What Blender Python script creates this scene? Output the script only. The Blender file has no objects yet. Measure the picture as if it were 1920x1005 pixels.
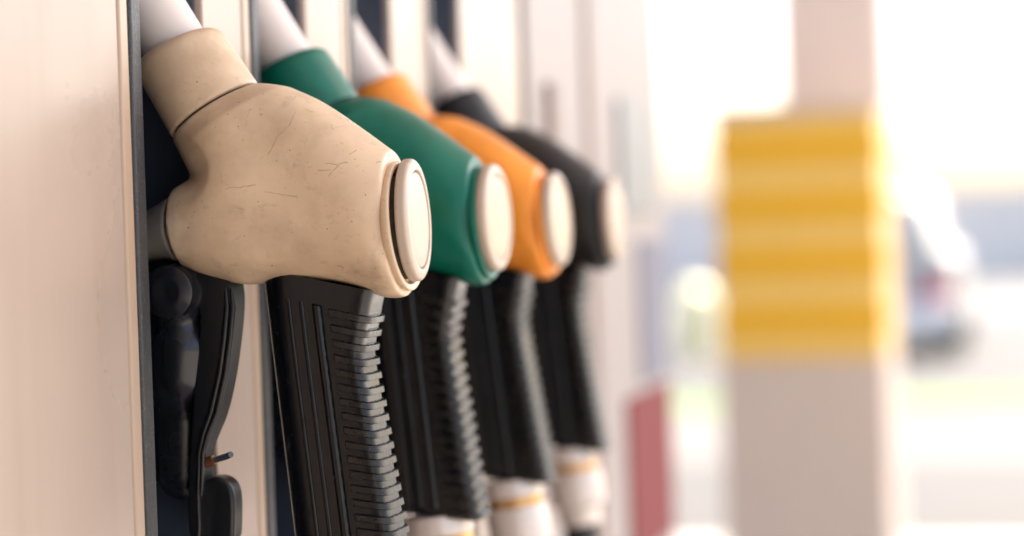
import bpy, math, random
import numpy as np
from mathutils import Vector, Matrix
R = math.radians
random.seed(7)
rng = np.random.default_rng(7)

# ------------------------------------------------------------------ camera
# X points away from the pump face, Y runs along the row of nozzles, Z is up
FPX = 4200.0                        # focal length in pixels of the 1920 px wide photograph
YAW, PITCH, ROLL = R(12.87), R(0.82), R(1.9)
ZC = 1.15
CAM = Vector((0, 0, ZC))
fwd = Vector((-math.sin(YAW) * math.cos(PITCH), math.cos(YAW) * math.cos(PITCH), -math.sin(PITCH)))
r0v = Vector((math.cos(YAW), math.sin(YAW), 0))
u0v = r0v.cross(fwd)
right = math.cos(ROLL) * r0v - math.sin(ROLL) * u0v
up = math.sin(ROLL) * r0v + math.cos(ROLL) * u0v
sc = bpy.context.scene
cd = bpy.data.cameras.new('camera')
cam = bpy.data.objects.new('camera', cd)
sc.collection.objects.link(cam)
m3 = Matrix((right, up, -fwd)).transposed()
cam.matrix_world = Matrix.Translation(CAM) @ m3.to_4x4()
cd.sensor_width = 36
cd.lens = 36 * FPX / 1920
cd.clip_start = 0.01
cd.clip_end = 3000
cd.dof.use_dof = True
cd.dof.focus_distance = 1.085
cd.dof.aperture_fstop = (cd.lens / 1000) / 0.0235
cd.dof.aperture_blades = 0
sc.camera = cam

# ------------------------------------------------------------------ light
SUN_EL, SUN_AZ = R(52), R(35)       # azimuth measured from +Y towards +X
w = bpy.data.worlds.new('World')
sc.world = w
w.use_nodes = True
nt = w.node_tree
sky = nt.nodes.new('ShaderNodeTexSky')
sky.sky_type = 'NISHITA'
sky.sun_disc = False
sky.sun_elevation = SUN_EL
sky.sun_rotation = SUN_AZ
sky.air_density = 0.8
sky.dust_density = 4.0
sky.ozone_density = 0.0
bg = nt.nodes['Background']
bg.inputs['Strength'].default_value = 0.15
nt.links.new(sky.outputs[0], bg.inputs[0])
sl = bpy.data.lights.new('sun', 'SUN')
sl.energy = 4.6
sl.angle = R(0.53)
sl.color = (1.0, 0.93, 0.82)
sun = bpy.data.objects.new('sun', sl)
sc.collection.objects.link(sun)
sd = Vector((math.sin(SUN_AZ) * math.cos(SUN_EL), math.cos(SUN_AZ) * math.cos(SUN_EL), math.sin(SUN_EL)))
sun.rotation_euler = sd.to_track_quat('Z', 'Y').to_euler()
sc.view_settings.view_transform = 'Standard'
sc.view_settings.look = 'None'
sc.view_settings.gamma = 1.0
sc.view_settings.exposure = 2.1

# ------------------------------------------------------------------ helpers
COL = sc.collection


def ray(px, py):
    return fwd + right * ((px - 960) / FPX) + up * ((502.5 - py) / FPX)


def on_y(px, py, y):                # where the sight line meets the upright plane Y = y
    d = ray(px, py)
    return CAM + d * (y / d.y)


def on_x(px, py, x):
    d = ray(px, py)
    return CAM + d * (x / d.x)


def nodes_of(m):
    return m.node_tree.nodes, m.node_tree.links


def mat(name, col, rough=0.5, metal=0.0, var=0.08, scale=30.0, bump=0.0, bscale=400.0, coat=0.0, rvar=0.0, spec=0.4):
    m = bpy.data.materials.new(name)
    m.use_nodes = True
    N, L = nodes_of(m)
    b = N['Principled BSDF']
    b.inputs['Metallic'].default_value = metal
    b.inputs['Roughness'].default_value = rough
    b.inputs['Coat Weight'].default_value = coat
    b.inputs['Specular IOR Level'].default_value = spec
    tc = N.new('ShaderNodeTexCoord')
    n = N.new('ShaderNodeTexNoise')
    n.inputs['Scale'].default_value = scale
    n.inputs['Detail'].default_value = 5
    L.new(tc.outputs['Object'], n.inputs['Vector'])
    mx = N.new('ShaderNodeMix')
    mx.data_type = 'RGBA'
    mx.inputs['A'].default_value = [c * (1 - var) for c in col] + [1]
    mx.inputs['B'].default_value = [min(1, c * (1 + var)) for c in col] + [1]
    L.new(n.outputs['Fac'], mx.inputs['Factor'])
    L.new(mx.outputs['Result'], b.inputs['Base Color'])
    if rvar:
        mr = N.new('ShaderNodeMapRange')
        mr.inputs['From Min'].default_value = 0.3
        mr.inputs['From Max'].default_value = 0.7
        mr.inputs['To Min'].default_value = max(0.03, rough - rvar)
        mr.inputs['To Max'].default_value = min(1, rough + rvar)
        L.new(n.outputs['Fac'], mr.inputs['Value'])
        L.new(mr.outputs['Result'], b.inputs['Roughness'])
    if bump:
        n2 = N.new('ShaderNodeTexNoise')
        n2.inputs['Scale'].default_value = bscale
        n2.inputs['Detail'].default_value = 4
        L.new(tc.outputs['Object'], n2.inputs['Vector'])
        bp = N.new('ShaderNodeBump')
        bp.inputs['Strength'].default_value = bump
        bp.inputs['Distance'].default_value = 0.001
        L.new(n2.outputs['Fac'], bp.inputs['Height'])
        L.new(bp.outputs['Normal'], b.inputs['Normal'])
    m['mixnode'] = mx.name
    return m


def add_specks(m, col, scale=900.0, lo=0.66, hi=0.72):
    """small chips and dust specks mixed over the base colour"""
    N, L = nodes_of(m)
    b = N['Principled BSDF']
    src = b.inputs['Base Color'].links[0].from_socket
    tc = N.new('ShaderNodeTexCoord')
    n = N.new('ShaderNodeTexNoise')
    n.inputs['Scale'].default_value = scale
    n.inputs['Detail'].default_value = 3
    L.new(tc.outputs['Object'], n.inputs['Vector'])
    mr = N.new('ShaderNodeMapRange')
    mr.inputs['From Min'].default_value = lo
    mr.inputs['From Max'].default_value = hi
    L.new(n.outputs['Fac'], mr.inputs['Value'])
    mx = N.new('ShaderNodeMix')
    mx.data_type = 'RGBA'
    mx.inputs['B'].default_value = list(col) + [1]
    L.new(mr.outputs['Result'], mx.inputs['Factor'])
    L.new(src, mx.inputs['A'])
    L.new(mx.outputs['Result'], b.inputs['Base Color'])


def add_grime(m, col, scale, lo, hi, amount=0.6, stretch=(1, 1, 1)):
    N, L = nodes_of(m)
    b = N['Principled BSDF']
    src = b.inputs['Base Color'].links[0].from_socket
    tc = N.new('ShaderNodeTexCoord')
    mp = N.new('ShaderNodeMapping')
    mp.inputs['Scale'].default_value = stretch
    n = N.new('ShaderNodeTexNoise')
    n.inputs['Scale'].default_value = scale
    n.inputs['Detail'].default_value = 6
    n.inputs['Roughness'].default_value = 0.6
    L.new(tc.outputs['Object'], mp.inputs['Vector'])
    L.new(mp.outputs['Vector'], n.inputs['Vector'])
    mr = N.new('ShaderNodeMapRange')
    mr.inputs['From Min'].default_value = lo
    mr.inputs['From Max'].default_value = hi
    mr.inputs['To Max'].default_value = amount
    L.new(n.outputs['Fac'], mr.inputs['Value'])
    mx = N.new('ShaderNodeMix')
    mx.data_type = 'RGBA'
    mx.inputs['B'].default_value = list(col) + [1]
    L.new(mr.outputs['Result'], mx.inputs['Factor'])
    L.new(src, mx.inputs['A'])
    L.new(mx.outputs['Result'], b.inputs['Base Color'])


def add_marks(m, marks, col, width=0.0003):
    """scuffs and darker patches at fixed spots: (x0,z0,x1,z1,strength,width factor) in the object's own metres, on the near side"""
    N, L = nodes_of(m)
    b = N['Principled BSDF']
    tc = N.new('ShaderNodeTexCoord')
    wn = N.new('ShaderNodeTexNoise')
    wn.inputs['Scale'].default_value = 90
    wn.inputs['Detail'].default_value = 2
    L.new(tc.outputs['Object'], wn.inputs['Vector'])
    sub = N.new('ShaderNodeVectorMath')
    sub.operation = 'SUBTRACT'
    sub.inputs[1].default_value = (0.5, 0.5, 0.5)
    L.new(wn.outputs['Color'], sub.inputs[0])
    scl = N.new('ShaderNodeVectorMath')
    scl.operation = 'SCALE'
    scl.inputs['Scale'].default_value = 0.006
    L.new(sub.outputs[0], scl.inputs[0])
    add = N.new('ShaderNodeVectorMath')
    L.new(tc.outputs['Object'], add.inputs[0])
    L.new(scl.outputs[0], add.inputs[1])
    sep = N.new('ShaderNodeSeparateXYZ')
    L.new(add.outputs[0], sep.inputs[0])
    brk = N.new('ShaderNodeTexNoise')
    brk.inputs['Scale'].default_value = 260
    L.new(tc.outputs['Object'], brk.inputs['Vector'])

    def M(op, a, c=None, d=None):
        q = N.new('ShaderNodeMath')
        q.operation = op
        for i, v in enumerate((a, c, d)):
            if v is None:
                continue
            if isinstance(v, (int, float)):
                q.inputs[i].default_value = v
            else:
                L.new(v, q.inputs[i])
        return q.outputs[0]
    X, Z, Y = sep.outputs['X'], sep.outputs['Z'], sep.outputs['Y']
    tot = None
    for (x0, z0, x1, z1, st, wf) in marks:
        dx, dz = x1 - x0, z1 - z0
        l2 = dx * dx + dz * dz + 1e-12
        px_, pz_ = M('SUBTRACT', X, x0), M('SUBTRACT', Z, z0)
        t = M('ADD', M('MULTIPLY', px_, dx / l2), M('MULTIPLY', pz_, dz / l2))
        cl = N.new('ShaderNodeClamp')
        L.new(t, cl.inputs['Value'])
        t = cl.outputs[0]
        ex = M('SUBTRACT', px_, M('MULTIPLY', t, dx))
        ez = M('SUBTRACT', pz_, M('MULTIPLY', t, dz))
        d = M('SQRT', M('ADD', M('MULTIPLY', ex, ex), M('MULTIPLY', ez, ez)))
        mr = N.new('ShaderNodeMapRange')
        mr.inputs['From Min'].default_value = 0.0
        mr.inputs['From Max'].default_value = width * wf
        mr.inputs['To Min'].default_value = st
        mr.inputs['To Max'].default_value = 0
        L.new(d, mr.inputs['Value'])
        tot = mr.outputs[0] if tot is None else M('MAXIMUM', tot, mr.outputs[0])
    near = M('LESS_THAN', Y, 0.0)
    tot = M('MULTIPLY', tot, near)
    tot = M('MULTIPLY', tot, M('MULTIPLY_ADD', brk.outputs['Fac'], 1.5, -0.08))
    cl = N.new('ShaderNodeClamp')
    L.new(tot, cl.inputs['Value'])
    src = b.inputs['Base Color'].links[0].from_socket
    mx = N.new('ShaderNodeMix')
    mx.data_type = 'RGBA'
    mx.inputs['B'].default_value = list(col) + [1]
    L.new(cl.outputs[0], mx.inputs['Factor'])
    L.new(src, mx.inputs['A'])
    L.new(mx.outputs['Result'], b.inputs['Base Color'])


def mesh_obj(name, verts, faces, m, parent=None, smooth=True, loc=None, bevel=0, bseg=2, auto=None):
    me = bpy.data.meshes.new(name)
    me.from_pydata([tuple(v) for v in verts], [], [tuple(f) for f in faces])
    me.update()
    if smooth:
        me.shade_smooth()
    if auto is not None:
        me.set_sharp_from_angle(angle=R(auto))
    me.materials.append(m)
    o = bpy.data.objects.new(name, me)
    COL.objects.link(o)
    if parent:
        o.parent = parent
    if loc is not None:
        o.location = loc
    o.data.materials[0] = m
    if bevel:
        bv = o.modifiers.new('bevel', 'BEVEL')
        bv.width = bevel
        bv.segments = bseg
        bv.limit_method = 'ANGLE'
        bv.angle_limit = R(35)
        bv.harden_normals = False
    return o


def box_vf(x0, x1, y0, y1, z0, z1):
    v = [(x, y, z) for x in (x0, x1) for y in (y0, y1) for z in (z0, z1)]
    f = [(0, 1, 3, 2), (4, 6, 7, 5), (0, 4, 5, 1), (2, 3, 7, 6), (0, 2, 6, 4), (1, 5, 7, 3)]
    return v, f


def box(name, x0, x1, y0, y1, z0, z1, m, parent=None, bevel=0.001, bseg=2):
    v, f = box_vf(min(x0, x1), max(x0, x1), min(y0, y1), max(y0, y1), min(z0, z1), max(z0, z1))
    o = mesh_obj(name, v, f, m, parent, True, None, bevel, bseg)
    o.data.set_sharp_from_angle(angle=R(40))
    return o


def empty(name, loc, label=None, cat=None, group=None):
    o = bpy.data.objects.new(name, None)
    o.empty_display_size = 0.05
    COL.objects.link(o)
    o.location = loc
    tag(o, label, cat, group)
    return o


def tag(o, label=None, cat=None, group=None, kind=None):
    if label:
        o['label'] = label
    if cat:
        o['category'] = cat
    if group:
        o['group'] = group
    if kind:
        o['kind'] = kind
    return o


def lathe(name, prof, origin, axis, m, parent=None, seg=96, auto=35):
    """prof: (distance along axis, radius) pairs"""
    axis = Vector(axis).normalized()
    e1 = axis.cross(Vector((0, 1, 0)))
    if e1.length < 0.1:
        e1 = axis.cross(Vector((1, 0, 0)))
    e1.normalize()
    e2 = axis.cross(e1)
    v, f = [], []
    for (h, r) in prof:
        for k in range(seg):
            a = 2 * math.pi * k / seg
            v.append(Vector(origin) + axis * h + (e1 * math.cos(a) + e2 * math.sin(a)) * max(r, 1e-5))
    for i in range(len(prof) - 1):
        for k in range(seg):
            k2 = (k + 1) % seg
            f.append((i * seg + k, i * seg + k2, (i + 1) * seg + k2, (i + 1) * seg + k))
    return mesh_obj(name, v, f, m, parent, True, auto=auto)


def round_prof(pts, rad=0.001, n=4):
    """rounds the corners of an open profile"""
    out = [pts[0]]
    for i in range(1, len(pts) - 1):
        a, b, c = (np.array(pts[j], float) for j in (i - 1, i, i + 1))
        da, dc = a - b, c - b
        la, lc = np.linalg.norm(da), np.linalg.norm(dc)
        q = min(rad, la * 0.48, lc * 0.48)
        p0, p1 = b + da / la * q, b + dc / lc * q
        for t in np.linspace(0, 1, n + 1):
            out.append(tuple((1 - t) ** 2 * p0 + 2 * t * (1 - t) * b + t * t * p1))
    out.append(pts[-1])
    return out


def tube(name, pts, rad, m, parent=None, seg=16):
    pts = [Vector(p) for p in pts]
    v, f = [], []
    n = len(pts)
    ref = None
    for i, p in enumerate(pts):
        t = (pts[min(i + 1, n - 1)] - pts[max(i - 1, 0)]).normalized()
        if ref is None:
            ref = t.orthogonal().normalized()
        ref = (ref - t * ref.dot(t)).normalized()
        b2 = t.cross(ref)
        rr = rad[i] if isinstance(rad, (list, tuple)) else rad
        for k in range(seg):
            a = 2 * math.pi * k / seg
            v.append(p + (ref * math.cos(a) + b2 * math.sin(a)) * rr)
    for i in range(n - 1):
        for k in range(seg):
            k2 = (k + 1) % seg
            f.append((i * seg + k, i * seg + k2, (i + 1) * seg + k2, (i + 1) * seg + k))
    f.append(tuple(range(seg))[::-1])
    f.append(tuple((n - 1) * seg + k for k in range(seg)))
    return mesh_obj(name, v, f, m, parent, True, auto=50)


def prism(name, poly, y0, y1, m, parent=None, bevel=0.001, bseg=3):
    """polygon in the X-Z plane given real thickness along Y"""
    n = len(poly)
    v = [(p[0], y0, p[1]) for p in poly] + [(p[0], y1, p[1]) for p in poly]
    area = sum(poly[i][0] * poly[(i + 1) % n][1] - poly[(i + 1) % n][0] * poly[i][1] for i in range(n))
    idx = list(range(n))
    if area < 0:
        idx = idx[::-1]
    f = [tuple(idx), tuple(n + i for i in idx[::-1])]
    for q in range(n):
        i, j = idx[q], idx[(q + 1) % n]
        f.append((j, i, n + i, n + j))
    o = mesh_obj(name, v, f, m, parent, True, None, bevel, bseg)
    o.data.set_sharp_from_angle(angle=R(40))
    return o


# ---- implicit surfaces, meshed with surface nets
def surface_nets(F, org, h):
    nx, ny, nz = F.shape
    S = F < 0
    c = np.zeros((nx - 1, ny - 1, nz - 1), int)
    offs = [(i, j, k) for i in (0, 1) for j in (0, 1) for k in (0, 1)]
    for (i, j, k) in offs:
        c += S[i:nx - 1 + i, j:ny - 1 + j, k:nz - 1 + k]
    act = (c > 0) & (c < 8)
    I = np.argwhere(act)
    idx = -np.ones(act.shape, int)
    idx[act] = np.arange(len(I))
    acc = np.zeros((len(I), 3))
    cnt = np.zeros(len(I))
    for a in offs:
        for ax in range(3):
            if a[ax] == 1:
                continue
            b = list(a)
            b[ax] = 1
            fa = F[I[:, 0] + a[0], I[:, 1] + a[1], I[:, 2] + a[2]]
            fb = F[I[:, 0] + b[0], I[:, 1] + b[1], I[:, 2] + b[2]]
            x = (fa < 0) != (fb < 0)
            t = np.where(x, fa / np.where(x, fa - fb, 1), 0)
            p = np.tile(np.array(a, float), (len(I), 1))
            p[:, ax] += t
            acc += np.where(x[:, None], p, 0)
            cnt += x
    V = (I + acc / cnt[:, None]) * h + np.array(org)
    faces = []
    for ax in range(3):
        o1, o2 = [q for q in range(3) if q != ax]
        sl0 = [slice(None)] * 3
        sl1 = [slice(None)] * 3
        sl0[ax] = slice(0, F.shape[ax] - 1)
        sl1[ax] = slice(1, F.shape[ax])
        s0, s1 = S[tuple(sl0)], S[tuple(sl1)]
        E = np.argwhere(s0 != s1)
        ok = (E[:, o1] > 0) & (E[:, o2] > 0) & (E[:, o1] < F.shape[o1] - 1) & (E[:, o2] < F.shape[o2] - 1)
        E = E[ok]
        flip = s0[E[:, 0], E[:, 1], E[:, 2]]
        quad = []
        for (d1, d2) in ((0, 0), (1, 0), (1, 1), (0, 1)):
            q = E.copy()
            q[:, o1] -= d1
            q[:, o2] -= d2
            quad.append(idx[q[:, 0], q[:, 1], q[:, 2]])
        Q = np.stack(quad, 1)
        if ax == 1:
            flip = ~flip
        Q = np.where(flip[:, None], Q, Q[:, ::-1])
        faces.append(Q)
    Fc = np.concatenate(faces)
    return V, Fc


def relax(V, Fc, n=3, lam=0.5):
    e = np.concatenate([Fc[:, [0, 1]], Fc[:, [1, 2]], Fc[:, [2, 3]], Fc[:, [3, 0]]])
    for _ in range(n):
        for l in (lam, -lam * 0.95):
            acc = np.zeros_like(V)
            cnt = np.zeros(len(V))
            for ax in range(3):
                acc[:, ax] = np.bincount(e[:, 0], V[e[:, 1], ax], len(V)) + np.bincount(e[:, 1], V[e[:, 0], ax], len(V))
            cnt = np.bincount(e[:, 0], minlength=len(V)) + np.bincount(e[:, 1], minlength=len(V))
            V = V + l * (acc / cnt[:, None] - V)
    return V


def sdf_poly(P, X, Z):
    P = np.array(P, float)
    d = np.full(X.shape, 1e9)
    s = np.ones(X.shape)
    n = len(P)
    for i in range(n):
        a, b = P[i], P[i - 1]
        ex, ez = b - a
        wx, wz = X - a[0], Z - a[1]
        t = np.clip((wx * ex + wz * ez) / (ex * ex + ez * ez + 1e-15), 0, 1)
        d = np.minimum(d, (wx - ex * t) ** 2 + (wz - ez * t) ** 2)
        c1, c2, c3 = Z >= a[1], Z < b[1], ex * wz > ez * wx
        s = np.where((c1 & c2 & c3) | (~c1 & ~c2 & ~c3), -s, s)
    return s * np.sqrt(d)


def chaikin(P, n=2, keep=()):
    P = [np.array(p, float) for p in P]
    for _ in range(n):
        Q = []
        for i in range(len(P)):
            a, b = P[i], P[(i + 1) % len(P)]
            Q += [a * 0.75 + b * 0.25, a * 0.25 + b * 0.75]
        P = Q
    return np.array(P)


def smin(a, b, k):
    hh = np.clip(0.5 + 0.5 * (b - a) / k, 0, 1)
    return b * (1 - hh) + a * hh - k * hh * (1 - hh)


def smax(a, b, k):
    return -smin(-a, -b, k)


def blur2(D, n):
    for _ in range(n):
        for ax in (0, 1):
            D = 0.5 * D + 0.25 * (np.roll(D, 1, ax) + np.roll(D, -1, ax))
    return D


def round_cone(X, Y, Z, a, b, ra, rb):
    a, b = np.array(a), np.array(b)
    d = b - a
    t = np.clip(((X - a[0]) * d[0] + (Y - a[1]) * d[1] + (Z - a[2]) * d[2]) / (d @ d), 0, 1)
    return np.sqrt((X - a[0] - d[0] * t) ** 2 + (Y - a[1] - d[1] * t) ** 2 + (Z - a[2] - d[2] * t) ** 2) - (ra + (rb - ra) * t)


# ------------------------------------------------------------------ materials
def cover_plastic(name, col, rough=0.42):
    m = mat(name, col, rough, var=0.07, scale=45, bump=0.07, bscale=700, rvar=0.10, spec=0.35)
    return m


M_BEIGE = cover_plastic('beige_cover', (0.66, 0.49, 0.325), 0.36)
M_GREEN = cover_plastic('green_cover', (0.0004, 0.13, 0.085), 0.38)
M_ORANGE = cover_plastic('orange_cover', (0.88, 0.30, 0.035), 0.40)
M_CHAR = cover_plastic('black_cover', (0.012, 0.012, 0.012), 0.45)
M_CREAM = mat('cream_disc', (0.48, 0.385, 0.295), 0.38, var=0.05, scale=60, bump=0.08, bscale=800)
add_grime(M_GREEN, (0.001, 0.075, 0.048), 26, 0.48, 0.66, 0.6)
add_grime(M_GREEN, (0.01, 0.20, 0.14), 17, 0.55, 0.68, 0.5)
add_grime(M_ORANGE, (0.62, 0.19, 0.02), 26, 0.48, 0.66, 0.6)
add_grime(M_CREAM, (0.31, 0.235, 0.165), 70, 0.60, 0.70, 0.5)
add_grime(M_BEIGE, (0.47, 0.335, 0.21), 24, 0.47, 0.68, 0.75)
add_grime(M_BEIGE, (0.38, 0.285, 0.205), 60, 0.60, 0.72, 0.55, (1, 1, 0.45))
add_grime(M_BEIGE, (0.74, 0.58, 0.42), 19, 0.56, 0.66, 0.6)
add_grime(M_BEIGE, (0.30, 0.215, 0.14), 150, 0.60, 0.74, 0.45, (1, 1, 1.6))
add_specks(M_BEIGE, (0.10, 0.07, 0.05), 700, 0.715, 0.74)
M_INLAY = mat('yellowed_inlay', (0.53, 0.41, 0.28), 0.4, var=0.08, scale=60)
M_PIVOT = mat('grey_housing', (0.14, 0.128, 0.112), 0.45, var=0.15, scale=60, bump=0.1)
add_grime(M_PIVOT, (0.05, 0.045, 0.04), 120, 0.58, 0.68, 0.8)
M_GRIP = mat('grip_rubber', (0.003, 0.0035, 0.0048), 0.20, var=0.25, scale=120, bump=0.05, bscale=1400, rvar=0.08)
M_RIB = mat('grip_rib_rubber', (0.007, 0.0065, 0.006), 0.28, var=0.3, scale=150, bump=0.06, bscale=1500, rvar=0.1)
add_grime(M_RIB, (0.035, 0.026, 0.018), 90, 0.50, 0.75, 0.5)
M_LEVER = mat('lever_plastic', (0.007, 0.0075, 0.009), 0.30, var=0.2, scale=80, bump=0.03)
M_BLACK = mat('black_metal', (0.011, 0.012, 0.015), 0.24, var=0.25, scale=60, bump=0.02, rvar=0.08)
M_GAP = mat('gap_seal', (0.085, 0.065, 0.046), 0.75, var=0.4, scale=300, bump=0.5, bscale=900)
M_PIN = mat('steel_pin', (0.55, 0.54, 0.55), 0.28, 1.0, var=0.2, scale=300)
M_RUST = mat('rusty_ring', (0.16, 0.065, 0.03), 0.6, 0.5, var=0.4, scale=400)
M_SPOUT = mat('pale_spout', (0.72, 0.64, 0.57), 0.35, 0.0, var=0.06, scale=60)
M_SWIVEL = mat('pale_swivel', (0.66, 0.58, 0.52), 0.28, 0.2, var=0.1, scale=60)
M_BRASS = mat('brass_ring', (0.60, 0.34, 0.13), 0.3, 0.8, var=0.15, scale=90)
M_HOSE = mat('hose_rubber', (0.016, 0.016, 0.017), 0.5, var=0.2, scale=80, bump=0.2)
M_PANEL = mat('cream_panel', (0.35, 0.268, 0.212), 0.30, var=0.035, scale=9, bump=0.03, bscale=60, rvar=0.06)
add_grime(M_PANEL, (0.31, 0.235, 0.18), 30, 0.5, 0.7, 0.6, (1, 1, 0.06))
add_specks(M_PANEL, (0.30, 0.20, 0.13), 420, 0.735, 0.75)
M_STRIP = mat('cream_strip', (0.39, 0.28, 0.195), 0.30, var=0.04, scale=12, bump=0.03, bscale=60)
M_TRIM = mat('charcoal_trim', (0.030, 0.031, 0.033), 0.42, var=0.3, scale=200, bump=0.4, bscale=900)
add_specks(M_TRIM, (0.14, 0.125, 0.10), 900, 0.60, 0.72)
M_BAY = mat('bay_plastic', (0.035, 0.048, 0.075), 0.40, var=0.3, scale=30, bump=0.1)
M_BAY2 = mat('bay_back', (0.035, 0.05, 0.085), 0.45, var=0.3, scale=20, bump=0.1)

# ------------------------------------------------------------------ fuel nozzle prototype
ROW_Y = 1.0615                      # the nearest nozzle
ORG = Vector((-0.36, ROW_Y, 1.00))


def L2(px, py, y=ROW_Y):            # photograph point -> the nozzle's own X, Z
    p = on_y(px, py, y)
    return np.array((p.x - ORG.x, p.z - ORG.z))


def L3(px, py, dy=0.0):
    p = on_y(px, py, ROW_Y + dy)
    return Vector((p.x - ORG.x, dy, p.z - ORG.z))


noz = empty('fuel_nozzle', ORG)
A_px = [(480, 156), (512, 158), (548, 166), (585, 181), (622, 203), (680, 243), (720, 272), (755, 297), (800, 330),
        (815, 500), (785, 546), (757, 559), (722, 559), (700, 546), (652, 531), (600, 524), (545, 524), (500, 530),
        (468, 536), (430, 526), (382, 514), (345, 496), (315, 488), (280, 494), (235, 505), (215, 470), (225, 430),
        (262, 405), (290, 385), (322, 366), (348, 344), (382, 326), (414, 312), (420, 285), (396, 250), (388, 215), (420, 185), (452, 166)]
A = chaikin([L2(*p) for p in A_px], 2)
h = 0.0011
x0, x1 = A[:, 0].min() - 0.01, A[:, 0].max() + 0.01
z0, z1 = A[:, 1].min() - 0.012, L2(390, 30)[1] + 0.02
gx = np.arange(x0, x1, h)
gz = np.arange(z0, z1, h)
gy = np.arange(-0.036, 0.0361, h)
X2, Z2 = np.meshgrid(gx, gz, indexing='ij')
dA = blur2(sdf_poly(A, X2, Z2), 9)
X, Y, Z = np.meshgrid(gx, gy, gz, indexing='ij')
# thickness of the body: fullest at the round end, thinner towards the lever pivot
endp = L2(765, 420)
pivp = L2(300, 430)
tt = np.clip((X2 - pivp[0]) / (endp[0] - pivp[0]), 0, 1)
er0 = float(np.linalg.norm(L2(746, 297) - L2(771, 550))) / 2
ww = np.clip((tt - 0.62) / 0.36, 0, 1)
ww = ww * ww * (3 - 2 * ww)
HA = (0.0245 + 0.0065 * np.clip(tt * 1.15, 0, 1) ** 0.8) * (1 - ww) + er0 * ww
DEPTH = 0.031 * (1 - ww) + er0 * ww
PW = (2.5 - 0.45 * ww)[:, None, :]
g = (np.clip((dA + DEPTH) / DEPTH, 0, None)[:, None, :] ** PW + (np.abs(Y) / HA[:, None, :]) ** PW) ** (1 / PW) - 1
FA = g * 0.026
na, nb, nc = L3(328, 86), L3(404, 209), L3(452, 330)
ra = float(np.linalg.norm(L2(400, 45) - L2(256, 128))) / 2
rb = float(np.linalg.norm(L2(480, 157) - L2(330, 262))) / 2
dirn = (nb - na).normalized()
nstart = na - dirn * 0.03
SD = (X2 - nb.x) * dirn.x + (Z2 - nb.z) * dirn.z
SY = (0.97 - 0.13 * np.clip(SD / 0.018, 0, 1))[:, None, :]
FB = round_cone(X, Y * 0.97, Z, nstart, nb, ra - (rb - ra) * 0.3, rb)
FB2 = round_cone(X, Y * SY, Z, nb, nc, rb, rb * 0.86)
FB = np.minimum(FB, FB2)
kc = L2(372, 322)
kd = np.hypot(X2 - kc[0], Z2 - kc[1])
KK = (0.0035 + 0.0175 * np.clip((kd - 0.005) / 0.012, 0, 1))
KK = (0.003 + (KK - 0.003) * np.clip((SD - 0.001) / 0.010, 0, 1))[:, None, :]
FALL = smin(FA, FB, KK)


def plane2(pa, pb, side):
    """signed distance to the upright cut through two photograph points; positive on the side of the third"""
    a, b, s = L2(*pa), L2(*pb), L2(*side)
    n = np.array((-(b - a)[1], (b - a)[0]))
    n /= np.linalg.norm(n)
    if (s - a) @ n < 0:
        n = -n
    return (X - a[0]) * n[0] + (Z - a[1]) * n[1], a, n


dseam, _, nseam = plane2((330, 263), (481, 157), (330, 100))
dpiv, _, _ = plane2((332, 364), (349, 500), (280, 430))
E0, E1 = (746, 297), (771, 550)
dend, ea, nend = plane2(E0, E1, (850, 400))
dtop, _, _ = plane2((256, 128), (400, 46), (300, 40))
GAP = 0.0006
Fbody = smax(smax(smax(FALL, dseam + GAP, 0.0012), dpiv + GAP, 0.0018), dend + 0.0022, 0.0015)
Fneck = smax(smax(FB, -dseam + GAP, 0.0012), dtop, 0.007)
Fpiv = smax(FA + 0.0009, -dpiv + GAP, 0.0016)
Fcore = np.maximum(np.maximum(np.minimum(FA, FB) + 0.0024, dend + 0.004), dtop + 0.008)


def net_obj(name, F, m, it=3):
    F = F.copy()
    F[0], F[-1], F[:, 0], F[:, -1], F[:, :, 0], F[:, :, -1] = (1e-3,) * 6
    V, Fc = surface_nets(F, (gx[0], gy[0], gz[0]), h)
    V = relax(V, Fc, it)
    return mesh_obj(name, V, Fc, m, noz)


body = net_obj('body_cover', Fbody, M_BEIGE)
neck = net_obj('neck_cover', Fneck, M_BEIGE)
pivot = net_obj('lever_housing', Fpiv, M_PIVOT)
core = net_obj('inner_core', Fcore, M_GAP, 1)

# round end: rim, seal and the cream cap with its inlaid face
ec = (L2(*E0) + L2(*E1)) / 2
EC = Vector((ec[0], 0, ec[1]))
EN = Vector((nend[0], 0, nend[1]))
er = float(np.linalg.norm(L2(*E0) - L2(*E1))) / 2 - 0.0006
rim = lathe('end_rim', round_prof([(-0.004, er - 0.006), (-0.0035, er - 0.0022), (-0.0015, er - 0.0008), (0.0012, er - 0.0006),
                                   (0.0012, er - 0.0042), (-0.003, er - 0.0048)], 0.0018, 6), EC, EN, M_BEIGE, noz)
seal = lathe('end_seal', [(0.0030, 0.0001), (0.0030, er - 0.0075), (-0.005, er - 0.0060)], EC, EN, M_GAP, noz)
cc = (L2(775, 297) + L2(792, 527)) / 2
CC = Vector((cc[0], 0, cc[1]))
cvec = L2(777, 297) - L2(792, 527)
cr = float(np.linalg.norm(cvec)) / 2
CN = Vector((cvec[1], 0, -cvec[0])).normalized()
CN0 = CN.copy()
CN = (CN + Vector((0, 0.062, 0))).normalized()     # the cap sits a little askew: the gap opens on the near side
CAP_PROF = round_prof([(-0.0056, 0.0001), (-0.0056, cr - 0.0015), (-0.0046, cr), (-0.0005, cr), (0.0012, cr - 0.0025),
                                    (0.0012, cr - 0.0056), (0.0002, cr - 0.0060), (-0.001, cr - 0.0062), (-0.001, 0.0001)], 0.0012, 4)
cap = lathe('cap_disc', CAP_PROF, CC, CN, M_CREAM, noz)
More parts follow.
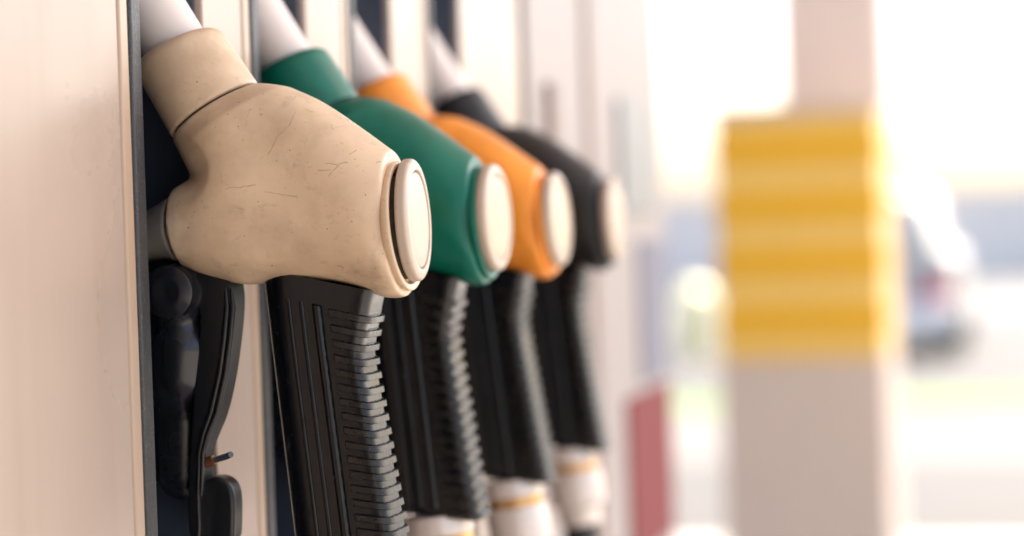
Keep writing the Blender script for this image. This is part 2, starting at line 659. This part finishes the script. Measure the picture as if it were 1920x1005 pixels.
FACE_PROF = round_prof([(-0.0012, cr - 0.0068), (0.0004, cr - 0.0068), (0.0007, cr - 0.0078), (0.0011, 0.6 * cr), (0.0013, 0.3 * cr), (0.0013, 0.0001)], 0.0006, 3)
face = lathe('cap_face', FACE_PROF, CC, CN, M_CREAM, noz)

# pale spout rising from the neck into the pump
sp0 = na + dirn * 0.004
spd = Vector((dirn.x * 1.0, 0, dirn.z * 1.0)).normalized()
sdir = -spd
pts = [sp0 + sdir * t for t in np.linspace(0, 0.10, 9)]
spout = tube('spout', pts, [0.0165] * 9, M_SPOUT, noz, 40)

# ---- grip
GY = 0.0160


def grip_right(y):
    ys = [500, 530, 545, 560, 590, 625, 660, 700, 770, 840, 915, 1000, 1070, 1110]
    xs = [722, 720, 715, 709, 704, 697, 692, 697, 709, 721, 734, 750, 763, 770]
    return float(np.interp(y, ys, xs))


def grip_sec(k):
    yl = 500 + k * (1035 - 500)
    yr = yl + 44 - 22 * k
    xl = 502 + (yl - 540) * 0.1205
    a, b = L2(xl, yl), L2(grip_right(yr), yr)
    return a, b




def grip_pt(k, al, off=0.0, shrink=1.0):
    a, b = grip_sec(k)
    c, e = (a + b) / 2, (b - a) / 2
    le = np.linalg.norm(e)
    eu = e / le
    ca, sa = math.cos(al), math.sin(al)
    NS = 7.0 if ca > 0 else 2.6
    kk = (abs(ca) ** NS + abs(sa) ** NS) ** (-1 / NS)
    gy_ = GY * shrink
    pu, pv = le * shrink * ca * kk, -gy_ * sa * kk
    nu, nv = abs(ca * kk) ** (NS - 1) * (1 if ca > 0 else -1) / le, abs(sa * kk) ** (NS - 1) * (1 if sa > 0 else -1) / gy_
    nl = math.hypot(nu, nv)
    pu += off * nu / nl
    pv -= off * nv / nl
    p = c + eu * pu
    return (p[0], pv, p[1])


ks = np.linspace(0.0, 1.0, 40)
SEG = 200
gv, gf = [], []
levels = [(k, 1.0) for k in ks] + [(1.004, 0.97), (1.006, 0.9), (1.006, 0.5), (1.006, 0.02)]
for (k, s_) in levels:
    for q in range(SEG):
        gv.append(grip_pt(k, 2 * math.pi * q / SEG, 0, s_))
for i in range(len(levels) - 1):
    for q in range(SEG):
        q2 = (q + 1) % SEG
        gf.append((i * SEG + q, i * SEG + q2, (i + 1) * SEG + q2, (i + 1) * SEG + q))
grip = mesh_obj('grip', gv, gf, M_GRIP, noz, auto=60)


def near_angle(k, dist):
    """section angle of the near-side spot a given distance behind the finger edge"""
    a, b = grip_sec(k)
    le = np.linalg.norm(b - a) / 2
    t = max(-0.98, min(0.98, dist / le - 1))
    n = 7.0 if t > 0 else 2.6
    return math.atan2((1 - abs(t) ** n) ** (1 / n), t)


def slab(name, k0, k1, a0, a1, hgt, m, nk=2, na_=10, ek=0.0035, ea=0.02, dome=False):
    """raised pad wrapped round the grip from a distance d0 behind the finger edge to d1, or right round the back"""
    d0, d1 = a0, a1
    kk = [k0, k0 + ek * 0.25, k0 + ek] + list(np.linspace(k0 + ek, k1 - ek, nk + 1))[1:-1] + [k1 - ek, k1 - ek * 0.25, k1]
    sg = -1

    def angles(k):
        a0 = near_angle(k, d0)
        a1 = near_angle(k, d1) if d1 is not None else -a0
        return [a0, a0 + sg * ea * 0.25, a0 + sg * ea] + list(np.linspace(a0 + sg * ea, a1 - sg * ea, na_ + 1))[1:-1] + [a1 - sg * ea, a1 - sg * ea * 0.25, a1]
    v, f = [], []
    for i, k in enumerate(kk):
        aa = angles(k)
        a0, a1 = aa[0], aa[-1]
        for j, al in enumerate(aa):
            edge = min(i, len(kk) - 1 - i, j, len(aa) - 1 - j)
            o = -0.0006 if edge == 0 else (hgt * 0.75 if edge == 1 else hgt)
            if dome and edge:
                u = 2 * (al - a0) / (a1 - a0) - 1
                o = hgt * math.sqrt(max(0.02, 1 - u * u)) * (0.6 if i in (1, len(kk) - 2) else 1)
            v.append(grip_pt(k, al, o))
    n = len(aa)
    for i in range(len(kk) - 1):
        for j in range(n - 1):
            f.append((i * n + j, i * n + j + 1, (i + 1) * n + j + 1, (i + 1) * n + j))
    return mesh_obj(name, v, f, m, grip, auto=38)


for i in range(18):
    yl = 550 + i * 27.7
    k0 = (yl - 500) / 535.0 - 0.003
    slab('rib', k0, k0 + 0.0280, 0.0370, None, 0.0020, M_RIB, 2, 70, 0.0036, 0.022)
for (a0, a1, hh) in ((0.0285, 0.0336, 0.0024), (0.0215, 0.0240, 0.0009), (0.0148, 0.0170, 0.0009)):
    slab('grip_strip', 0.085, 0.97, a0, a1, hh, M_GRIP, 40, 10, 0.004, 0.02, True)

# ---- swivel and hose under the grip
ga, gb = grip_sec(1.0)
gc = (ga + gb) / 2
ga2, gb2 = grip_sec(0.9)
gd = gc - (ga2 + gb2) / 2
gd /= np.linalg.norm(gd)
GC, GD = Vector((gc[0], 0, gc[1])), Vector((gd[0], 0, gd[1]))
lathe('hose_swivel', round_prof([(0.0012, 0.0001), (0.0012, 0.0185), (0.012, 0.0195), (0.013, 0.0165), (0.018, 0.0165), (0.019, 0.0205), (0.042, 0.0205),
                                 (0.046, 0.0160), (0.058, 0.0155), (0.058, 0.0001)], 0.0012, 3), GC, GD, M_SWIVEL, noz, 48)
lathe('swivel_ring', round_prof([(0.0125, 0.0150), (0.0125, 0.0185), (0.0185, 0.0185), (0.0185, 0.0150)], 0.001, 3), GC, GD, M_BRASS, noz, 48)
hp = []
for t in np.linspace(0, 1, 20):
    hp.append(GC + GD * 0.05 + Vector((GD.x * 0.30 * t - 0.10 * t * t, 0.0, GD.z * 0.62 * t)))
tube('hose', hp, 0.0125, M_HOSE, noz, 24)

# ---- trigger lever with two raised ridges, its catch pin, and the dark metal under the body
lev = chaikin([L2(*p) for p in [(368, 505), (442, 520), (447, 545), (448, 575), (443, 630), (434, 700), (418, 775), (398, 820), (388, 850), (386, 930),
                                (390, 1010), (366, 1010), (366, 900), (371, 820), (378, 720), (385, 650), (390, 600), (384, 555)]], 2)
lever = prism('trigger_lever', [tuple(p) for p in lev], -0.010, 0.010, M_LEVER, noz, 0.0028, 4)
for (da, wd) in ((2.0, 0.0017), (-9.0, 0.0016)):
    cl = [(432 + da, 540), (435 + da, 575), (430 + da, 632), (421 + da, 700), (405 + da, 772), (388 + da * 0.8, 815), (379 + da * 0.6, 850), (376 + da * 0.6, 930)]
    path = [L3(x, y, -0.0100) for x, y in cl]
    tube('lever_ridge', path, [wd * 0.4] + [wd] * (len(path) - 2) + [wd * 0.4], M_LEVER, lever, 10)
pin = tube('catch_pin', [L3(388, 868, -0.004), L3(404, 862, -0.009), L3(424, 856, -0.013), L3(433, 852, -0.015)], 0.0016, M_PIN, lever, 12)
tube('catch_ring', [L3(384, 869, -0.0075), L3(402, 862, -0.0085)], 0.0026, M_RUST, lever, 14)

bx = np.arange(-0.12, 0.02, 0.0014)
bz = np.arange(L2(300, 1010)[1], L2(300, 470)[1], 0.0014)
by = np.arange(-0.030, 0.0301, 0.0014)
BX, BY, BZ = np.meshgrid(bx, by, bz, indexing='ij')
p1, p2, p3, p4 = L3(340, 546), L3(343, 655), L3(341, 705), L3(330, 890)
F1 = round_cone(BX, BY, BZ, p1 + Vector((0, -0.004, 0)), p1 + Vector((0, 0.014, 0)), 0.0160, 0.0160)
F2 = round_cone(BX, BY, BZ, p2, p3, 0.0160, 0.0150)
F3 = round_cone(BX, BY, BZ, p3 + Vector((-0.004, 0.012, 0)), p4 + Vector((0, 0.012, 0)), 0.0155, 0.0145)
Fv = smin(smin(F1, F2, 0.010), F3, 0.010)
for q in (0, -1):
    Fv[q] = 1e-3
    Fv[:, q] = 1e-3
    Fv[:, :, q] = 1e-3
V, Fc = surface_nets(Fv, (bx[0], by[0], bz[0]), 0.0014)
V = relax(V, Fc, 3)
mesh_obj('valve_housing', V, Fc, M_BLACK, noz)
lathe('valve_cap', round_prof([(0.003, 0.0001), (0.0042, 0.007), (0.002, 0.0132), (-0.006, 0.0136)], 0.001, 3), p1 + Vector((0, -0.0172, 0)), (0, -1, 0), M_BLACK, noz, 48)
gpts = [L3(x, y, 0.004) for x, y in [(268, 880), (290, 893), (320, 897), (345, 890), (360, 868), (366, 840)]]
tube('lever_guard', gpts, 0.0030, M_LEVER, noz, 12)

prism('lever_stop', [tuple(p) for p in chaikin([L2(*p) for p in [(372, 912), (392, 893), (420, 896), (437, 915), (440, 960), (437, 1030), (372, 1030)]], 2)], 0.000, 0.014, M_LEVER, noz, 0.002, 3)

# ------------------------------------------------------------------ the four nozzles


def kids(o):
    return [c for c in bpy.data.objects if c.parent == o]


def copy_tree(o, parent=None):
    c = o.copy()
    COL.objects.link(c)
    if parent:
        c.parent = parent
    for ch in kids(o):
        copy_tree(ch, c)
    return c


spec = [(M_BEIGE, 'worn beige fuel nozzle, nearest in the row, scuffed cover and cream round cap'),
        (M_GREEN, 'green fuel nozzle with cream round cap, between the beige and the orange nozzle'),
        (M_ORANGE, 'orange fuel nozzle with cream round cap, between the green and the black nozzle'),
        (M_CHAR, 'fuel nozzle with black cover and pale round cap, farthest in the row')]
straight = {}
for nm, pf in (('cap_disc', CAP_PROF), ('cap_face', FACE_PROF)):   # on the other nozzles the cap sits straight
    o = lathe(nm, pf, CC, (CN0 - Vector((0, 0.03, 0))).normalized(), M_CREAM)
    straight[nm] = o.data
    bpy.data.objects.remove(o)
OFF = [(0, 0, 0), (0.166, 0.002, 0.6), (0.354, 0.0, -0.5), (0.548, 0.0015, 0.4)]
copies = []
for i in range(1, 4):
    c = copy_tree(noz)
    c.location = ORG + Vector((0, OFF[i][0], OFF[i][1]))
    c.rotation_euler = (0, R(OFF[i][2]), 0)
    copies.append(c)
for i, c in enumerate([noz] + copies):
    tag(c, spec[i][1], 'fuel nozzle', 'fuel nozzles hanging on the pump')
    if i:
        for ch in kids(c):
            if ch.name.split('.')[0] in straight:
                ch.data = straight[ch.name.split('.')[0]]
            if ch.name.startswith('cap_face') and i in (1, 2):
                ch.material_slots[0].link = 'OBJECT'
                ch.material_slots[0].material = M_INLAY
            if ch.data.materials and ch.data.materials[0] is M_BEIGE:
                ch.material_slots[0].link = 'OBJECT'
                ch.material_slots[0].material = spec[i][0]

# scuffs and broad darker patches on the beige cover only
mk = []


def mark(xa, ya, xb, yb, s=0.8, wf=1.0):
    a, b = L3(xa, ya, -0.028), L3(xb, yb, -0.028)
    mk.append((a.x, a.z, b.x, b.z, s, wf))


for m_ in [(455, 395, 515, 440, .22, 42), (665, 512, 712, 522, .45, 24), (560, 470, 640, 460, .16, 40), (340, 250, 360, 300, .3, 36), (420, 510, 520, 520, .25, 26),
           (548, 212, 528, 250, .75, 1.3), (528, 250, 504, 286, .75, 1.4), (430, 355, 482, 347, .8, 1.2), (500, 360, 555, 366, .8, 1.2), (418, 328, 424, 342, .5, 1),
           (612, 233, 618, 244, .7, 1.2), (622, 240, 632, 233, .7, 1.5), (612, 304, 636, 312, .8, 1.4), (600, 319, 622, 318, .7, 1.5), (620, 330, 634, 312, .8, 1.6),
           (634, 308, 650, 305, .8, 1.4), (652, 290, 660, 282, .9, 1.3), (697, 307, 700, 303, .9, 1.5), (663, 298, 665, 299, .8, 1.6), (488, 214, 490, 215, .9, 2.2),
           (630, 498, 638, 503, .9, 2.2), (545, 438, 548, 438, .8, 1.4), (625, 447, 634, 446, .8, 1.4), (720, 372, 724, 376, .7, 1.3), (523, 195, 528, 200, .35, 6),
           (470, 205, 465, 235, .35, 1.2), (655, 445, 662, 443, .5, 1.2), (560, 205, 572, 212, .4, 2.5)]:
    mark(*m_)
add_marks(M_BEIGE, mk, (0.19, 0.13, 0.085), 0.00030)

# ------------------------------------------------------------------ near pump: cream panels, charcoal trims, dark bays
XF = -0.409
pump = empty('fuel_pump', (-0.65, 1.7, 0.0), 'cream fuel pump with dark upright bays where the four nozzles hang', 'fuel pump')
PO = pump.location


def pbox(name, a0, a1, y0, y1, z0, z1, m, bevel=0.001, parent=pump):
    return box(name, a0 - PO.x, a1 - PO.x, y0 - PO.y, y1 - PO.y, z0, z1, m, parent, bevel)


ZB, ZT = 0.72, 1.62
XB = -0.535
Y_END = 2.60
TR = [0.993, 1.165, 1.350, 1.542]
for i in range(4):
    t0 = TR[i]
    bay0, bay1 = t0 + 0.017, t0 + 0.100
    p0 = -0.7 if i == 0 else TR[i - 1] + 0.100  # first panel extended back out of view to block light from behind-left
    s0 = t0 - 0.012
    if i < 4:
        pbox('face_panel', XB, XF, p0, s0 - 0.0005, ZB, ZT, M_PANEL, 0.0012)
        pbox('edge_strip', XB, XF + 0.0006, s0 + 0.0003, t0 - 0.0004, ZB, ZT, M_STRIP, 0.0018)
        pbox('edge_trim', XB, XF + 0.0016, t0, t0 + 0.0090, ZB, ZT, M_TRIM, 0.0016)
        pbox('edge_trim', XB, XF - 0.0004, t0 + 0.0092, bay0, ZB, ZT, M_TRIM, 0.0010)
        pbox('bay_back', XB, XB + 0.02, bay0, bay1, ZB, ZT, M_BAY2, 0.0)
        pbox('bay_wall', XB + 0.02, XF - 0.004, bay0, bay0 + 0.003, ZB, ZT, M_BAY, 0.0)
        pbox('bay_wall', XB + 0.02, XF - 0.004, bay1 - 0.003, bay1, ZB, ZT, M_BAY, 0.0)
last = TR[3] + 0.100
pbox('face_panel', XB, XF, last, 1.842, ZB, ZT, M_PANEL, 0.0012)
M_TAUPE = mat('taupe_joint', (0.22, 0.15, 0.12), 0.5, var=0.1)
M_GREYP = mat('grey_screen', (0.19, 0.20, 0.20), 0.4, var=0.1)
M_PANELG = mat('greyish_panel', (0.29, 0.245, 0.225), 0.45, var=0.04, scale=9)
M_RED = mat('red_panel', (0.17, 0.02, 0.02), 0.8, var=0.1)
M_SLATE = mat('slate_panel', (0.15, 0.145, 0.18), 0.6, var=0.1)
pbox('panel_joint', XB, XF - 0.006, 1.842, 1.872, ZB, ZT, M_TAUPE, 0.001)
pbox('face_panel', XB, XF, 1.872, Y_END, ZB, ZT, M_PANELG, 0.0012)
pbox('card_slot', XF - 0.01, XF + 0.006, 1.945, 1.975, 1.225, 1.285, M_TAUPE, 0.002)
pbox('panel_joint', XB + 0.001, XF + 0.003, 2.13, 2.16, ZB + .001, ZT - .001, M_TAUPE, 0.001)
pbox('display_screen', XF - 0.01, XF + 0.005, 2.30, 2.50, 1.17, 1.29, M_GREYP, 0.003)
pbox('side_badge', XF - 0.01, XF + 0.004, 2.30, 2.585, 0.80, 0.975, M_RED, 0.003)
pbox('handle_recess', XF - 0.01, XF + 0.004, 2.40, 2.585, 0.985, 1.14, M_SLATE, 0.003)
pbox('cabinet', -0.95, XB - 0.0005, -0.69, Y_END - 0.01, 0.15, 1.95, M_PANEL, 0.004)
pbox('plinth', -0.95, XF - 0.03, -0.68, Y_END - 0.02, 0.0, ZB - 0.001, M_PANEL, 0.004)
pbox('top_fascia', XB, XF + 0.02, -0.7, Y_END, ZT + 0.001, 1.95, M_PANEL, 0.004)

# ------------------------------------------------------------------ far pump with yellow and white bands
M_YEL = mat('yellow_band', (0.86, 0.45, 0.004), 0.4, var=0.05)
M_PALEB = mat('pale_band', (0.90, 0.57, 0.13), 0.4, var=0.04)
M_BEIGEW = mat('pump_beige', (0.66, 0.54, 0.44), 0.45, var=0.05)
M_COLW = mat('post_cream', (0.80, 0.68, 0.61), 0.5, var=0.04)
Y2 = 4.45
pl, pr = on_y(1343, 460, Y2), on_y(1654, 460, Y2)
far = empty('fuel_pump', ((pl.x + pr.x) / 2, Y2 + 0.25, 0), 'blurred far fuel pump with yellow banded upper half and beige base', 'fuel pump')
FO = far.location
hw = (pr.x - pl.x) / 2


def zpx(py, y, px=1500):
    return on_y(px, py, y).z


def fbox(name, x0, x1, y0, y1, z0, z1, m, bev=0.004):
    return box(name, x0, x1, y0 - FO.y, y1 - FO.y, z0, z1, m, far, bev)


zt = zpx(214, Y2)
zb = zpx(676, Y2)
fbox('base_cabinet', -hw, hw, Y2, Y2 + 0.5, 0.14, zb, M_BEIGEW)
fbox('plinth', -hw - 0.03, hw + 0.03, Y2 - 0.03, Y2 + 0.53, 0.0, 0.139, M_SLATE)
fbox('upper_cabinet', -hw + 0.004, hw - 0.004, Y2 + 0.006, Y2 + 0.494, zb + 0.0005, zt, M_PALEB)
for yc in (277, 386, 491, 600):
    fbox('yellow_band', -hw, hw, Y2 + 0.001, Y2 + 0.499, zpx(yc + 20, Y2), zpx(yc - 20, Y2), M_YEL)
fbox('top_cap', -hw, hw, Y2 + 0.001, Y2 + 0.499, zt + 0.0005, zt + 0.02, M_BEIGEW)

# ------------------------------------------------------------------ canopy on its post
M_ASPHW = mat('brown_wall', (0.18, 0.15, 0.13), 0.8, var=0.15, scale=3)
Y3 = 5.15
cl_, cr_ = on_y(1466, 150, Y3), on_y(1662, 150, Y3)
can = empty('canopy', ((cl_.x + cr_.x) / 2, Y3 + 0.1, 0), 'pale canopy post rising behind the yellow banded pump', 'canopy')
chw = (cr_.x - cl_.x) / 2
box('post', -chw, chw, -0.1, 0.1, 0, 4.4, M_COLW, can, 0.008)
box('shade_wall', -6.0, 2.6, -9.4, -9.1, 0.0, 4.39, M_ASPHW, can, 0.01)  # unseen wall added behind the viewpoint to darken light and reflections
box('roof', -5.5, 3.2, -24, 4.5, 4.4, 4.9, M_COLW, can, 0.01)  # roof is out of view; run far back to cut light from behind

# ------------------------------------------------------------------ ground and far surroundings
def noise_ground(name, c1, c2, scale):
    m = mat(name, c1, 0.85, var=0.1, scale=scale, bump=0.4, bscale=40)
    add_grime(m, c2, scale * 3, 0.5, 0.7, 0.5)
    return m


M_CONC = noise_ground('concrete', (0.095, 0.087, 0.080), (0.08, 0.073, 0.068), 0.6)
M_PAVE = noise_ground('forecourt_paving', (0.055, 0.051, 0.049), (0.045, 0.042, 0.040), 0.6)
M_ASPH = noise_ground('asphalt', (0.12, 0.115, 0.11), (0.09, 0.09, 0.09), 0.6)
M_GRASS = mat('grass', (0.07, 0.12, 0.025), 0.9, var=0.4, scale=3)
v = [(-600, -600, 0), (600, -600, 0), (600, 900, 0), (-600, 900, 0)]
gr = mesh_obj('ground', v, [(0, 1, 2, 3)], M_PAVE)
tag(gr, kind='structure')
pv = mesh_obj('pavement', [(-40, 11.0, .004), (60, 10.6, .004), (60, 13.9, .004), (-40, 14.1, .004)], [(0, 1, 2, 3)], M_CONC)
tag(pv, kind='structure')
M_SLAB = noise_ground('slab_concrete', (0.34, 0.32, 0.30), (0.29, 0.27, 0.25), 0.6)
sb = mesh_obj('bounce_slab', [(-7, -26, .004), (14, -26, .004), (14, 8.2, .004), (-7, 8.2, .004)], [(0, 1, 2, 3)], M_SLAB)  # pale slab added out of view to bounce light up at the pumps
tag(sb, kind='structure')
gs = mesh_obj('grass_verge', [(-40, 14.2, .004), (60, 14.0, .004), (60, 15.0, .004), (-40, 15.4, .004)], [(0, 1, 2, 3)], M_GRASS)
tag(gs, kind='structure')
rd = mesh_obj('road', [(-200, 30, .004), (200, 26, .004), (200, 34, .004), (-200, 38, .004)], [(0, 1, 2, 3)], M_ASPH)
tag(rd, kind='structure')

M_WALL = mat('pale_wall', (0.85, 0.74, 0.64), 0.8, var=0.05, scale=2)
M_WALL2 = mat('grey_wall', (0.85, 0.76, 0.66), 0.8, var=0.08, scale=2)
M_ROOF = mat('roof_tile', (0.33, 0.24, 0.2), 0.8, var=0.1)
M_GLASS = mat('dark_glass', (0.03, 0.04, 0.05), 0.1, var=0.1)


def low_wall(px0, px1, ptop, y, th, m, label):
    a, b = on_y(px0, ptop, y), on_y(px1, ptop, y)
    o = empty('boundary_wall', ((a.x + b.x) / 2, y, 0), label, 'wall')
    w2 = abs(b.x - a.x) / 2
    box('wall_body', -w2, w2, 0, th, 0, a.z - 0.06, m, o, 0.01)
    box('coping', -w2 - 0.03, w2 + 0.03, -0.04, th + 0.04, a.z - 0.059, a.z, M_COLW, o, 0.01)
    return o


low_wall(1180, 1420, 378, 42, 0.3, M_WALL, 'blurred pale lilac wall far off, left of the banded pump')
low_wall(1650, 2300, 362, 46, 0.3, M_WALL2, 'blurred grey wall far off, right of the banded pump')

# ---- parked car seen from behind, far right
M_CARW = mat('car_paint', (0.40, 0.37, 0.33), 0.5, var=0.02, coat=0.4)
M_BUMP = mat('bumper_paint', (0.80, 0.80, 0.78), 0.3, var=0.02)
M_TYRE = mat('tyre_rubber', (0.02, 0.02, 0.02), 0.7, var=0.2)
M_TAIL = mat('tail_lamp', (0.60, 0.02, 0.05), 0.25, var=0.05)
YC = 19.0
rr = on_y(1800, 560, YC)
car = empty('parked_car', (rr.x - 0.85, YC, 0), 'blurred pale grey parked car seen from behind, right of the banded pump', 'car')


def loft(name, secs, m, parent, bev=0.0):
    v, f = [], []
    n = len(secs[0])
    for s_ in secs:
        v += s_
    for i in range(len(secs) - 1):
        for q in range(n):
            q2 = (q + 1) % n
            f.append((i * n + q, i * n + q2, (i + 1) * n + q2, (i + 1) * n + q))
    f.append(tuple(range(n))[::-1])
    f.append(tuple((len(secs) - 1) * n + q for q in range(n)))
    return mesh_obj(name, v, f, m, parent, True, auto=40)


def ring(y, hw_, zb_, zt_, rd_=0.12, n=6):
    pts = []
    for cx, cz, a0 in ((hw_ - rd_, zt_ - rd_, 0), (-hw_ + rd_, zt_ - rd_, 90), (-hw_ + rd_, zb_ + rd_, 180), (hw_ - rd_, zb_ + rd_, 270)):
        for q in range(n + 1):
            a = R(a0 + 90 * q / n)
            pts.append((cx + rd_ * math.cos(a), y, cz + rd_ * math.sin(a)))
    return pts


loft('body', [ring(-0.02, .74, .32, .78), ring(0.06, .82, .24, .90), ring(.5, .85, .2, .95), ring(2.0, .85, .2, .93), ring(3.2, .83, .2, .86), ring(3.8, .78, .25, .74), ring(3.9, .68, .32, .66)], M_CARW, car)
loft('cabin', [ring(0.12, .72, .80, .95), ring(.42, .66, .80, 1.36), ring(.7, .66, .80, 1.42), ring(1.7, .66, .80, 1.40), ring(2.7, .74, .80, .92)], M_CARW, car)
mesh_obj('rear_window', [(-.56, .16, .98), (.56, .16, .98), (.52, .38, 1.29), (-.52, .38, 1.29), (-.56, .20, .98), (.56, .20, .98), (.52, .42, 1.29), (-.52, .42, 1.29)],
         [(0, 1, 2, 3), (7, 6, 5, 4), (0, 4, 5, 1), (1, 5, 6, 2), (2, 6, 7, 3), (3, 7, 4, 0)], M_GLASS, car)
for s_ in (-1, 1):
    box('tail_light', s_ * .66 - .11, s_ * .66 + .11, -0.05, .1, .44, .64, M_TAIL, car, 0.02)
    for yy in (.75, 3.1):
        lathe('wheel', round_prof([(-.1, .01), (-.1, .29), (.1, .29), (.1, .01)], 0.03, 3), (s_ * .76, yy, .295), (1, 0, 0), M_TYRE, car, 32)
box('bumper', -.80, .80, -.09, .05,   .24, .48, M_BUMP, car, 0.04)

# ---- pale yellow bollard left of the banded pump
M_PYEL = mat('pale_yellow_paint', (0.80, 0.72, 0.40), 0.4, var=0.05)
bp_ = on_y(1303, 560, 19)
bol = empty('bollard', (bp_.x, 19, 0), 'blurred pale yellow bollard beyond the left edge of the banded pump', 'bollard')
lathe('bollard_post', round_prof([(0, 0.0001), (0, 0.16), (0.40, 0.16), (0.62, 0.16), (0.70, 0.06), (0.70, 0.0001)], 0.05, 4), (0, 0, 0), (0, 0, 1), M_PYEL, bol, 32)
lathe('base_flange', round_prof([(0, 0.165), (0, 0.22), (0.02, 0.22), (0.03, 0.165)], 0.005, 2), (0, 0, 0), (0, 0, 1), M_COLW, bol, 32)
